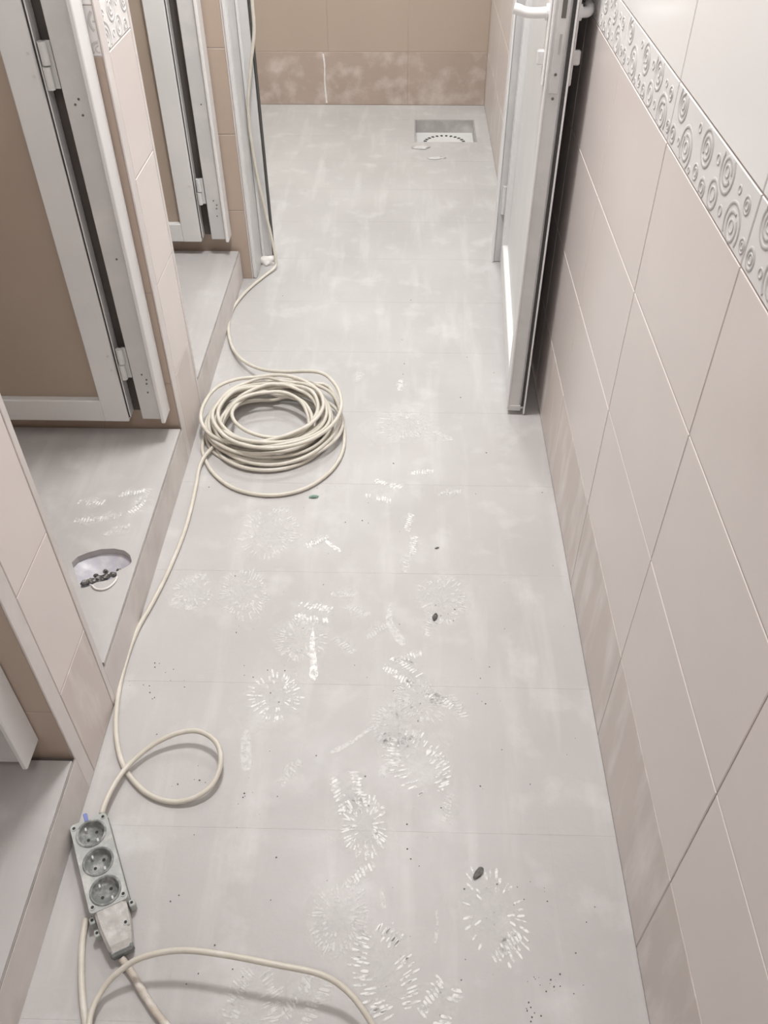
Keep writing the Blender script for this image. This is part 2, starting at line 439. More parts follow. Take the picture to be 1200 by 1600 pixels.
stall_floor(2.025, 2.830, 'far raised white stall floor beyond the coiled cable')

# ------------------------------------------------------------------ stall doors and their frames
def jamb(name, y, label, xa=-0.672, xb=-0.612, top=2.08):
    r = empty(name, ((xa + xb) / 2, y, SF)); tag(r, label, kind='structure')
    L = r.location
    def bx(nm, l, mt, bev=0.0): 
        return box(nm, (l[0] - L.x, l[1] - L.x, l[2] - L.y, l[3] - L.y, l[4] - L.z, l[5] - L.z), mt, r, bev)
    z0 = SF + 0.063
    bx('frame_post', (xa, xb - 0.004, y - 0.052, y - 0.0015, z0, top), 'alu_grey', 0.002)
    bx('rebate_lip', (xa - 0.002, xa, y - 0.020, y - 0.0125, z0, top), 'slot_shade')
    bx('slot_shade_strip', (xa - 0.034, xa, y - 0.012, y - 0.010, z0, top), 'slot_shade')  # dark strip added across the gap to paint its shade
    fp = bx('cover_flange', (xb - 0.010, xb, y - 0.062, y - 0.0015, z0 - 0.006, top), 'white_bright', 0.002)
    for z, hx in ((0.30, -0.636), (0.315, -0.645), (0.288, -0.638), (0.262, -0.640), (0.62, -0.640), (0.925, -0.640), (0.945, -0.650), (0.955, -0.641), (1.60, -0.640)):
        dx = hx + 0.642 + (xa + xb) / 2 - 0.002
        cyl('screw', (dx - L.x, y - 0.0515 - L.y, z - L.z), (dx - L.x, y - 0.0530 - L.y, z - L.z), 0.0024, 'screw', r, 8)
    return r
def head(y0, y1, label):
    o = box('trim_1', (-0.672, -0.612, y0 + 0.002, y1 - 0.002, 2.08, 2.13), 'alu_grey', None, 0.002); tag(o, label, kind='structure')

def stall_door(name, y, label, hx=-0.709, width=0.70):
    """leaf swung inward a quarter turn: lies along X, its corridor face towards the camera"""
    zb = SF + 0.052; top = 2.06
    r = empty(name, (hx, y - 0.025, zb)); tag(r, label, kind='structure')
    yf, yk = -0.025, 0.020; st = 0.064; T = top - zb
    def bx(nm, l, mt, p=r, bev=0.0): return box(nm, l, mt, p, bev)
    lip = 0.007
    for x0, x1 in ((-st, 0.0), (-width, -width + st)): bx('stile', (x0, x1, yf, yk, 0.0, T), 'white_pvc', r, 0.0025)
    bx('rail', (-width + st - 0.001, -st + 0.001, yf + 0.0006, yk - 0.0006, 0.0, st), 'white_pvc', r, 0.0025)
    bx('rail', (-width + st - 0.001, -st + 0.001, yf + 0.0006, yk - 0.0006, T - st, T), 'white_pvc', r, 0.0025)
    bx('panel', (-width + st - 0.004, -st + 0.004, -0.006, 0.006, st - 0.004, T - st + 0.004), 'panel_brown', r)
    bx('gasket', (0.0, 0.004, -0.020, 0.012, 0.012, T - 0.01), 'gasket', r)
    bx('edge_lip', (0.004, 0.0065, yf + 0.004, 0.008, 0.014, T - 0.01), 'white_pvc', r)
    for zc in (0.345, 1.015, 1.75):
        z = zc - zb
        h = cyl('hinge', (0.018, yf - 0.002, z - 0.043), (0.018, yf - 0.002, z - 0.002), 0.0075, 'metal_hinge', r)
        cyl('hinge_knuckle', (0.020, yf + 0.000, z + 0.001), (0.020, yf + 0.000, z + 0.042), 0.0082, 'metal_hinge', h)
        box('hinge_leaf', (0.018, 0.034, yf + 0.004, yf + 0.008, z - 0.043, z + 0.042), 'metal_hinge', h)
        for k in (-1, 1): cyl('screw', (-0.012, yf + 0.0005, z + 0.02 * k), (-0.012, yf - 0.002, z + 0.02 * k), 0.003, 'metal_hinge', r, 8)
    return r
jamb('trim_1', 0.815, 'white frame post with cover strip at the left edge near the power strip', -0.706, -0.640)
jamb('trim_2', 1.800, 'white frame post with hinges beside the brown-panelled door of the middle stall')
jamb('trim_3', 2.830, 'far white frame post with hinges beside the far stall door')
stall_door('door_1', 0.815, 'white-framed stall door at the left edge just above the nearest step', -0.733)
stall_door('door_2', 1.800, 'large white-framed stall door with brown panel at the upper left')
stall_door('door_3', 2.830, 'far narrow-looking white-framed stall door with brown panel')
for y0, y1, t in ((0.0, 0.815, 'nearest'), (1.015, 1.8, 'middle'), (2.025, 2.83, 'far')):
    o = box('trim_4', (-0.672, -0.615, y1 - 0.06 - (y1 - y0 - 0.07), y1 - 0.06, 2.082, 2.13), 'alu_grey', None, 0.002)
    tag(o, 'frame head above the %s stall opening' % t, kind='structure')

# ------------------------------------------------------------------ corridor door frame (left and right posts)
lp = empty('trim_5', (-0.56, 2.93, 0)); tag(lp, 'tall white frame post with the cable hanging down it, left of the passage', kind='structure')
def lbx(nm, l, mt, bev=0.0): return box(nm, (l[0] + 0.56, l[1] + 0.56, l[2] - 2.93, l[3] - 2.93, l[4], l[5]), mt, lp, bev)
lbx('post_casing', (-0.5548, -0.540, 2.850, 3.000, 0.001, 2.15), 'alu_grey', 0.003)
lbx('casing_ridge', (-0.5550, -0.543, 2.838, 2.851, 0.001, 2.15), 'white_pvc', 0.003)
lbx('post_plate', (-0.5548, -0.503, 2.985, 3.040, 0.001, 2.15), 'alu_grey', 0.002)
lbx('post_groove', (-0.5390, -0.530, 2.975, 2.986, 0.001, 2.15), 'white_pvc', 0.001)
lbx('seal', (-0.504, -0.499, 2.995, 3.035, 0.001, 2.15), 'gasket')
rp = empty('trim_6', (0.36, 2.99, 0)); tag(rp, 'white frame post on the right wall behind the open door', kind='structure')
def rbx(nm, l, mt, bev=0.0): return box(nm, (l[0] - 0.36, l[1] - 0.36, l[2] - 2.99, l[3] - 2.99, l[4], l[5]), mt, rp, bev)
rbx('frame_post', (0.328, XR - 0.001, 2.985, 3.040, 0.001, 2.15), 'alu_grey', 0.002)
rbx('post_edge', (0.322, 0.329, 2.980, 3.030, 0.001, 2.15), 'white_bright', 0.001)
o = box('trim_7', (-0.503, 0.322, 2.985, 3.04, 2.10, 2.15), 'alu_grey', None, 0.002); tag(o, 'frame head across the passage', kind='structure')

# corridor door leaf standing open along the right wall: local +x runs from hinge to lock edge, local +y faces the corridor
hinge = Vector((0.398, 2.972)); near = Vector((0.349, 2.030))
dv = near - hinge; LEN = dv.length
rotz = math.atan2(dv.y, dv.x)
ld = empty('door_4', (hinge.x, hinge.y, 0.018), rotz)
tag(ld, 'white door with lever handle standing open along the right wall', kind='structure')
# rotate so that local +x -> dv; local +y then points to +X side (wall); corridor side is local -y
TH = 0.047; TOP = 2.07
def dbx(nm, l, mt, p=ld, bev=0.0): return box(nm, l, mt, p, bev)
st = 0.075
dbx('stile', (0.004, st, -TH, 0, 0, TOP), 'white_pvc', ld, 0.0025)
lock = dbx('stile', (LEN - st, LEN - 0.001, -TH, 0, 0, TOP), 'white_pvc', ld, 0.0025)
for z0 in (0.0, TOP - 0.09): dbx('rail', (st - 0.001, LEN - st + 0.001, -TH + 0.0006, -0.0006, z0, z0 + 0.09), 'white_bright', ld, 0.003)
dbx('panel', (st - 0.004, LEN - st + 0.004, -TH + 0.018, -0.018, 0.085, TOP - 0.085), 'white_pvc', ld)
dbx('edge_profile', (LEN - 0.0015, LEN + 0.003, -TH + 0.003, -0.012, 0.004, TOP), 'alu_grey', ld, 0.001)
dbx('edge_bead', (LEN - 0.003, LEN + 0.005, -TH - 0.0015, -TH + 0.004, 0.006, TOP), 'white_bright', ld, 0.0015)
dbx('seal', (LEN - 0.003, LEN + 0.0035, -0.008, -0.001, 0.012, TOP), 'gasket', ld)
dbx('sealing_lip', (LEN - 0.006, LEN + 0.006, 0.0, 0.0045, -0.014, TOP), 'white_bright', ld, 0.001)
dbx('edge_shoe', (LEN - 0.02, LEN + 0.0045, -TH + 0.002, -0.008, -0.004, 0.016), 'alu_grey', ld, 0.002)
lk = dbx('lock_plate', (LEN + 0.002, LEN + 0.0045, -TH + 0.010, -0.016, 0.865, 1.12), 'alu_grey', ld, 0.001)
for z in (0.855, 0.905): cyl('screw', (LEN + 0.003, -TH / 2 - 0.003, z), (LEN + 0.0052, -TH / 2 - 0.003, z), 0.0032, 'screw', ld, 10)
box('latch_slot', (LEN + 0.0040, LEN + 0.0050, -TH / 2 - 0.006, -TH / 2 + 0.004, 1.015, 1.05), 'screw', lk)
box('keyhole_slot', (LEN + 0.0040, LEN + 0.0050, -TH / 2 - 0.004, -TH / 2 + 0.001, 0.945, 0.985), 'drain_grey', lk)
for s in (-1, 1):
    y0 = -TH if s < 0 else 0.0045
    a, b = sorted((y0, y0 + s * 0.007))
    hp = dbx('handle_plate', (LEN - 0.052, LEN - 0.014, a, b, 0.875, 1.10), 'white_bright', ld, 0.003)
    zc = 1.018; ln = 0.073 if s < 0 else 0.030
    pts = [(LEN - 0.033, y0, zc), (LEN - 0.033, y0 + s * ln * 0.45, zc), (LEN - 0.036, y0 + s * ln * 0.85, zc + 0.001), (LEN - 0.05, y0 + s * ln, zc + 0.004), (LEN - 0.085, y0 + s * ln * 1.03, zc + 0.003)] if s > 0 else \
          [(LEN - 0.033, y0, zc), (LEN - 0.032, y0 - 0.03, zc - 0.002), (LEN - 0.031, y0 - 0.055, zc - 0.001), (LEN - 0.031, y0 - 0.070, zc + 0.004), (LEN - 0.033, y0 - 0.080, zc + 0.006)]
    link('lever_handle', tube_mesh(catmull(pts, 6), 0.0105, 12), 'white_bright', ld, smooth=True)
    cyl('lever_rose', (LEN - 0.033, y0 + s * 0.006, zc), (LEN - 0.033, y0 + s * 0.012, zc), 0.016, 'white_bright', ld)
    kn = dbx('thumb_turn', (LEN - 0.040, LEN - 0.026, min(y0, y0 + s * 0.022), max(y0, y0 + s * 0.022), 0.915, 0.945), 'white_bright', ld, 0.003)
for zc in (0.22, 1.75):
    cyl('hinge', (-0.006, -TH - 0.004, zc - 0.05), (-0.006, -TH - 0.004, zc + 0.05), 0.009, 'metal_hinge', ld)

# ------------------------------------------------------------------ extension cord: cable, coil, loop and power strip
def fp(px, py, z): return unproj(px, py, 2, z)
R_C = 0.0054
hang = [unproj(393, -140, 1, 2.955), unproj(394, -60, 1, 2.955), unproj(394, 0, 1, 2.955), unproj(397, 50, 1, 2.955), unproj(391, 110, 1, 2.955), unproj(388, 180, 1, 2.957), unproj(400, 265, 1, 2.957),
        unproj(414, 328, 1, 2.955), unproj(424, 370, 1, 2.945), unproj(430, 400, 1, 2.925)]
flo = [fp(430, 417, 0.012), fp(412, 432, 0.006), fp(385, 455, 0.006), fp(364, 482, 0.006), fp(357, 510, 0.006), fp(362, 540, 0.010), fp(378, 562, 0.022), fp(405, 576, 0.038), fp(440, 581, 0.052)]
coil = []
cx, cy = -0.383, 1.945
turns = 19; per = 16; rnd = random.Random(11)
prm = [(rnd.uniform(0.108, 0.182), rnd.uniform(-0.022, 0.022), rnd.uniform(-0.020, 0.020)) for _ in range(turns + 2)]
prm[0] = (0.19, 0.012, 0.012)
ph = [rnd.uniform(0, 6.28) for _ in range(turns + 2)]
for i in range(1, turns * per):
    t = i / per; k = int(t); f = t - k; f = f * f * (3 - 2 * f)
    r = prm[k][0] * (1 - f) + prm[k + 1][0] * f
    ox = prm[k][1] * (1 - f) + prm[k + 1][1] * f; oy = prm[k][2] * (1 - f) + prm[k + 1][2] * f
    a = math.radians(78) - 2 * math.pi * t
    r *= 1 + 0.05 * math.sin(2 * a + ph[k]) * min(1, t)
    zlev = 0.062 * (1 - t / turns) + 0.006
    zw = 0.010 * math.sin(a * 2 + k * 1.7) * (1 if 0.6 < t < turns - 1 else 0.3) + (0.010 if math.sin(a) > 0.3 else 0)
    coil.append(Vector((cx + ox + r * 1.07 * math.cos(a), cy + oy + r * 1.03 * math.sin(a), max(0.0058, zlev + zw))))
tail0 = [fp(538, 690, 0.006), fp(522, 730, 0.006), fp(480, 762, 0.006), fp(425, 774, 0.006), fp(370, 765, 0.006), fp(335, 741, 0.006), fp(319, 713, 0.006), fp(317, 690, 0.006), fp(328, 672, 0.006), fp(343, 672, 0.006), fp(345, 684, 0.012), fp(334, 697, 0.016)]
# short under-coil turn back towards the step, then along the step to the loop and the strip
tail1 = [fp(319, 714, 0.017), fp(311, 732, 0.008), fp(305, 765, 0.006), fp(290, 825, 0.006), fp(264, 890, 0.006), fp(238, 942, 0.006), fp(214, 985, 0.006), fp(196, 1035, 0.006), fp(185, 1085, 0.006), fp(181, 1135, 0.006),
         fp(187, 1180, 0.006), fp(203, 1213, 0.006), fp(232, 1241, 0.006), fp(268, 1253, 0.007), fp(305, 1246, 0.012), fp(333, 1224, 0.018), fp(345, 1190, 0.025), fp(338, 1160, 0.032), fp(312, 1143, 0.034), fp(280, 1145, 0.030),
         fp(245, 1160, 0.023), fp(215, 1182, 0.018), fp(192, 1206, 0.018), fp(175, 1232, 0.022), fp(163, 1258, 0.024), fp(159, 1272, 0.022)]
path = catmull(hang + flo + coil + [fp(505, 600, 0.010), fp(530, 640, 0.006)] + tail0 + tail1, 5)
# remove coincident points
pp = [path[0]]
for q in path[1:]:
    if (q - pp[-1]).length > 0.003: pp.append(q)
ec = empty('extension_cord', (cx, cy, 0)); tag(ec, 'cream extension cord, coiled on the floor and ending in a dirty grey three-socket power strip', 'extension cord')
E0 = ec.location.copy()
link('cable', tube_mesh([p - E0 for p in pp], R_C, 8), 'cable', ec, smooth=True)

# power strip frame: local x along its length from the cable end to the tail, z up
a = fp(137, 1280, 0.036); b = fp(171, 1416, 0.036); ax = (b - a); LS = ax.length; ax.normalize()
rz = math.atan2(ax.y, ax.x); ps_loc = Vector((a.x, a.y, 0.0015))
WS = 0.0325; HS = 0.035
def rounded(x0, x1, y0, y1, r, n=4):
    out = []
    for (cx_, cy_, a0) in ((x1 - r, y1 - r, 0), (x0 + r, y1 - r, 90), (x0 + r, y0 + r, 180), (x1 - r, y0 + r, 270)):
        for k in range(n + 1):
            t = math.radians(a0 + 90 * k / n); out.append((cx_ + r * math.cos(t), cy_ + r * math.sin(t)))
    return out
def circ(x, y, r, n=28): return [(x + r * math.cos(2 * math.pi * k / n), y + r * math.sin(2 * math.pi * k / n)) for k in range(n)]
sx = [LS * 0.175, LS * 0.505, LS * 0.830]
RS = 0.0255
strip = link('power_strip', plate_with_holes(rounded(0, LS, -WS, WS, 0.007), [circ(x, 0, RS) for x in sx], HS, HS, 0.006), 'strip_grey', ec, ps_loc - E0, rz)
strip['label'] = 'dirty grey power strip with three round sockets'
def lathe(prof, n=28, off=(0, 0)):
    vs, fs = [], []
    for r, z in prof:
        for j in range(n):
            t = 2 * math.pi * j / n; vs.append((off[0] + r * math.cos(t), off[1] + r * math.sin(t), z))
    for i in range(len(prof) - 1):
        for j in range(n): fs.append((i * n + j, i * n + (j + 1) % n, (i + 1) * n + (j + 1) % n, (i + 1) * n + j))
    me = bpy.data.meshes.new('lathe'); me.from_pydata(vs, [], fs); return me
for i, x in enumerate(sx):
    so = link('socket', lathe([(RS + 0.0015, HS + 0.0005), (RS + 0.0005, HS + 0.0022), (RS - 0.0022, HS + 0.0022), (RS - 0.0032, HS - 0.001), (RS - 0.0050, HS - 0.011), (0.0001, HS - 0.0115)]), 'strip_socket', strip, (x, 0, 0), math.radians(-38), smooth=True)
    for s in (-1, 1):
        cyl('pin_hole', (x + s * 0.0095 * math.cos(math.radians(118)), s * 0.0095 * math.sin(math.radians(118)), HS - 0.0116), (x + s * 0.0095 * math.cos(math.radians(118)), s * 0.0095 * math.sin(math.radians(118)), HS - 0.0106), 0.0028, 'strip_dark', strip, 10)
        ang = math.radians(28)
        box('earth_clip', (x + s * 0.0165 * math.cos(ang) - 0.003, x + s * 0.0165 * math.cos(ang) + 0.003, s * 0.0165 * math.sin(ang) - 0.0015, s * 0.0165 * math.sin(ang) + 0.0015, HS - 0.0112, HS - 0.004), 'metal_hinge', strip)
for (x, y) in ((0.008, 0.026), (0.008, -0.026), (LS - 0.010, 0.026), (LS - 0.010, -0.026)):
    cyl('screw_boss', (x, y, HS - 0.003), (x, y, HS + 0.0012), 0.0048, 'strip_grey', strip, 12)
    cyl('screw', (x, y, HS - 0.002), (x, y, HS + 0.0016), 0.0028, 'strip_dark', strip, 10)
box('seam', (0.002, LS - 0.002, -WS - 0.0006, WS + 0.0006, 0.014, 0.0155), 'strip_dark', strip)
box('blue_tag', (-0.013, 0.004, -0.006, 0.001, HS - 0.004, HS + 0.0015), 'tag_blue', strip, 0.001)
# tapered cable grip at the far end
bm = bmesh.new(); L0, L1 = LS - 0.002, LS + 0.074
sec = [(L0, 0.0270, HS - 0.001), (L0 + 0.03, 0.0255, HS - 0.003), (L1 - 0.012, 0.0200, HS - 0.006), (L1, 0.0175, HS - 0.013)]
rings = []
for (x, h, zt) in sec:
    rings.append([bm.verts.new((x, yy, zz)) for yy, zz in ((-h, 0.001), (-h, zt - 0.006), (-h + 0.005, zt), (h - 0.005, zt), (h, zt - 0.006), (h, 0.001))])
for r0, r1 in zip(rings[:-1], rings[1:]):
    for i in range(6): bm.faces.new((r0[i], r0[(i + 1) % 6], r1[(i + 1) % 6], r1[i]))
bm.faces.new(rings[0]); bm.faces.new(rings[-1])
link('cable_grip', mesh_of(bm), 'strip_dust', strip)
box('grip_cap', (L1 - 0.020, L1 + 0.003, -0.0195, 0.0195, 0.0015, HS - 0.012), 'strip_socket', strip, 0.004)
for (x, y) in ((LS + 0.028, -0.030), (LS + 0.036, 0.0180), (LS + 0.004, 0.034), (LS + 0.004, -0.033)):
    box('mounting_ear', (x - 0.006, x + 0.006, y - 0.005, y + 0.005, 0.001, 0.022 if abs(y) > 0.02 else HS - 0.0035), 'strip_grey', strip, 0.0015)
    zt = 0.022 if abs(y) > 0.02 else HS - 0.0035
    cyl('screw', (x, y, zt - 0.001), (x, y, zt + 0.0008), 0.0025, 'strip_dark', strip, 8)

# other cables in the foreground
pts = [fp(134, 1436, 0.0062), fp(131, 1455, 0.0062), fp(128, 1480, 0.0062), fp(127, 1525, 0.0062), fp(130, 1570, 0.0062), fp(135, 1610, 0.0062), fp(138, 1660, 0.0062), fp(140, 1760, 0.0062)]
bc = link('power_cable', tube_mesh(catmull(pts, 8), 0.0058, 8), 'cable', None, smooth=True)
tag(bc, 'straight cream cable running from beside the power strip to the lower left picture edge', 'cable')
pts = [fp(138, 1640, 0.021), fp(141, 1588, 0.020), fp(159, 1548, 0.022), fp(185, 1519, 0.034), (fp(222, 1496, 0.048)), fp(280, 1485, 0.057), fp(345, 1491, 0.060), fp(430, 1507, 0.060), fp(500, 1522, 0.055), fp(540, 1546, 0.046), fp(570, 1582, 0.036), fp(590, 1618, 0.026), fp(615, 1680, 0.010), fp(640, 1740, 0.006)]
b2 = link('power_cable', tube_mesh(catmull(pts, 8), 0.0050, 8), 'cable', None, smooth=True)
tag(b2, 'cream cable arching above the floor along the bottom edge of the picture', 'cable')
pts = [fp(190, 1498, 0.010), fp(203, 1516, 0.0066), fp(220, 1545, 0.0066), fp(241, 1578, 0.0066), fp(262, 1606, 0.0066), fp(300, 1660, 0.0066)]
b3 = link('power_cable', tube_mesh(catmull(pts, 8), 0.0064, 8, 0.15), 'cable_dusty', None, smooth=True)
tag(b3, 'short dust-covered cable slanting right below the arching cable', 'cable')

# ------------------------------------------------------------------ floor drain
dr = empty('floor_drain', ((DX0 + DX1) / 2, (DY0 + DY1) / 2, -0.06)); tag(dr, 'square grey recessed floor drain with a round slotted grate', 'drain')
D0 = dr.location.copy(); hw, hd = (DX1 - DX0) / 2 - 0.001, (DY1 - DY0) / 2 - 0.001
bm = bmesh.new(); t = 0.004; dep = -0.005
for l in ((-hw, hw, -hd, hd, dep - 0.005, dep), (-hw, -hw + t, -hd, hd, dep, 0.0585), (hw - t, hw, -hd, hd, dep, 0.0585), (-hw + t, hw - t, -hd, -hd + t, dep, 0.0585), (-hw + t, hw - t, hd - t, hd, dep, 0.0585)): add_box(bm, *l)
link('tray', mesh_of(bm), 'drain_grey', dr)
box('tray_bottom', (-hw + t, hw - t, -hd + t, hd - t, dep, dep + 0.003), 'drain_grate', dr)
link('grate', lathe([(0.116, dep + 0.0025), (0.114, dep + 0.004), (0.110, dep + 0.005), (0.0001, dep + 0.008)], 40), 'drain_grate', dr, smooth=False)
for k in range(26):
    an = 2 * math.pi * k / 26
    c = Vector((math.cos(an), math.sin(an))); tt = Vector((-c.y, c.x))
    vs = []
    for (dr_, dt) in ((0.090, -0.0055), (0.090, 0.0055), (0.106, 0.0062), (0.106, -0.0062)):
        p = c * dr_ + tt * dt; vs.append((p.x, p.y, dep + 0.0068))
    vs += [(x, y, dep + 0.005) for x, y, z in vs]
    me = bpy.data.meshes.new('slot'); me.from_pydata(vs, [], [(0, 1, 2, 3), (4, 5, 1, 0), (5, 6, 2, 1), (6, 7, 3, 2), (7, 4, 0, 3)])
    link('grate_slot', me, 'strip_dark', dr)

# drain hole in the middle stall
hc = unproj(160, 888, 2, SF)
hd_ = empty('drain_outlet', (hc.x, hc.y, SF - 0.05)); tag(hd_, 'broken open drain outlet with dark rubble in the raised stall floor', 'drain')
H0 = hd_.location.copy()
hp = [unproj(px, py, 2, SF - 0.016) for px, py in HOLE]
# plastic bowl below the rim: far wall curves down from the tile edge
rim = [unproj(px, py, 2, SF) for px, py in HOLE]
cen = sum(rim, Vector()) / len(rim)
vs, fs = [], []; n = len(rim)
for f, z in ((1.10, SF - 0.0155), (0.97, SF - 0.0175), (0.72, SF - 0.026), (0.40, SF - 0.032), (0.02, SF - 0.034)):
    for p in rim: q = cen + (p - cen) * f; vs.append((q.x - H0.x, q.y - H0.y, z - H0.z))
for i in range(4):
    for j in range(n): fs.append((i * n + j, i * n + (j + 1) % n, (i + 1) * n + (j + 1) % n, (i + 1) * n + j))
me = bpy.data.meshes.new('bowl'); me.from_pydata(vs, [], fs)
link('plastic_bowl', me, 'pipe_lilac', hd_, smooth=True)
def lump_mesh(rx, ry, rz_, seed, sub=2, amp=0.35, freq=1.6):
    bm = bmesh.new(); bmesh.ops.create_icosphere(bm, subdivisions=sub, radius=1)
    for v in bm.verts:
        k = 1 + amp * noise.noise(v.co * freq + Vector((seed * 3.1, seed * 1.7, seed)))
        v.co = Vector((v.co.x * rx * k, v.co.y * ry * k, v.co.z * rz_ * k))
    return mesh_of(bm)
for i, (px, py, s, mt) in enumerate(((133, 911, 0.010, 'rubble'), (145, 908, 0.011, 'rubble'), (156, 905, 0.011, 'rubble'), (166, 901, 0.010, 'rubble'), (176, 898, 0.009, 'rubble'), (150, 900, 0.007, 'rubble'), (165, 893, 0.007, 'rubble'), (186, 891, 0.006, 'rubble'), (139, 905, 0.0045, 'plaster_lump'), (170, 897, 0.004, 'plaster_lump'))):
    p = unproj(px, py, 2, SF - 0.010)
    link('rubble_piece', lump_mesh(s, s * 0.8, s * 0.7, i + 1), mt, hd_, p - H0)
link('wire_ring', tube_mesh(catmull([unproj(x, y, 2, SF + 0.003) - H0 for x, y in ((143, 914), (150, 920), (161, 921), (172, 916), (180, 908), (183, 901))], 6), 0.0022, 6), 'plaster_lump', hd_, smooth=True)

# ------------------------------------------------------------------ plaster and debris
lump = link('plaster_lump', lump_mesh(0.034, 0.024, 0.020, 3, 3, 0.5, 2.0), 'plaster_lump', None, fp(417, 408, 0.008) , smooth=True)
tag(lump, 'white plaster lump at the foot of the left frame post', 'plaster lump')
for (px, py, a_, b_, c_, lab) in ((657, 230, 0.042, 0.024, 0.0045, 'small white plaster crust at the near left corner of the floor drain'),
                                  (682, 247, 0.034, 0.018, 0.0025, 'thin pale plaster ridge just in front of the floor drain')):
    o = link('plaster_crust', lump_mesh(a_, b_, c_, px, 3, 0.7, 2.0), 'crust', None, fp(px, py, c_ * 0.3), smooth=True); tag(o, lab, 'plaster')
for (px, py, s, mt, rot, lab) in ((748, 1363, 0.0085, 'chip_dark', 0.9, 'largest dark chip on the floor above the ring-shaped shoe print at lower right'),
                                  (680, 964, 0.0080, 'chip_dark', 1.4, 'dark elongated chip on the middle of the floor'),
                                  (491, 776, 0.0085, 'chip_green', 0.1, 'greenish grey chip just below the coiled cable'),
                                  (683, 856, 0.0040, 'chip_dark', 0.4, 'tiny dark chip on the floor right of the greenish chip')):
    o = link('debris_chip', lump_mesh(s * 1.4, s * 0.7, s * 0.45, px, 2, 0.5, 1.5), mt, None, fp(px, py, s * 0.3), rot); tag(o, lab, 'debris chip')

# countless dark specks
bm = bmesh.new(); rs = random.Random(5)
spots = [(rs.uniform(150, 930), rs.uniform(420, 1590)) for _ in range(150)]
for cxp, cyp, sp, nn in ((250, 1060, 22, 14), (300, 1225, 25, 9), (385, 1250, 25, 8), (855, 1535, 14, 12), (830, 1580, 12, 8), (800, 1400, 35, 10), (420, 1075, 35, 9), (700, 960, 25, 8), (880, 870, 10, 5), (140, 1425, 40, 8), (770, 1080, 30, 6), (660, 1080, 30, 6)):
    spots += [(rs.gauss(cxp, sp), rs.gauss(cyp, sp * 0.8)) for _ in range(nn)]
for px, py in spots:
    p = fp(px, py, 0.0003)
    if p.x < XL + 0.01 or p.x > XR - 0.01: continue
    if (p.xy - Vector((cx, cy))).length < 0.26 or (p.x < -0.40 and 0.48 < p.y < 0.80) or min((p.xy - q.xy).length for q in pp[::4]) < 0.022: continue
    s = rs.uniform(0.0006, 0.0019) * (0.8 + 0.3 * p.y); an = rs.uniform(0, 6.28); el = rs.uniform(0.4, 1)
    vs = [bm.verts.new((p.x + s * math.cos(an + k * 1.257) * (el if k % 2 else 1), p.y + s * math.sin(an + k * 1.257), p.z)) for k in range(5)]
    tp = bm.verts.new((p.x, p.y, p.z + s * 0.7))
    for k in range(5): bm.faces.new((vs[k], vs[(k + 1) % 5], tp))
sp = link('floor_specks', mesh_of(bm), 'chip_dark'); tag(sp, 'scattered dark specks of grit on the white floor', 'grit', kind='stuff')

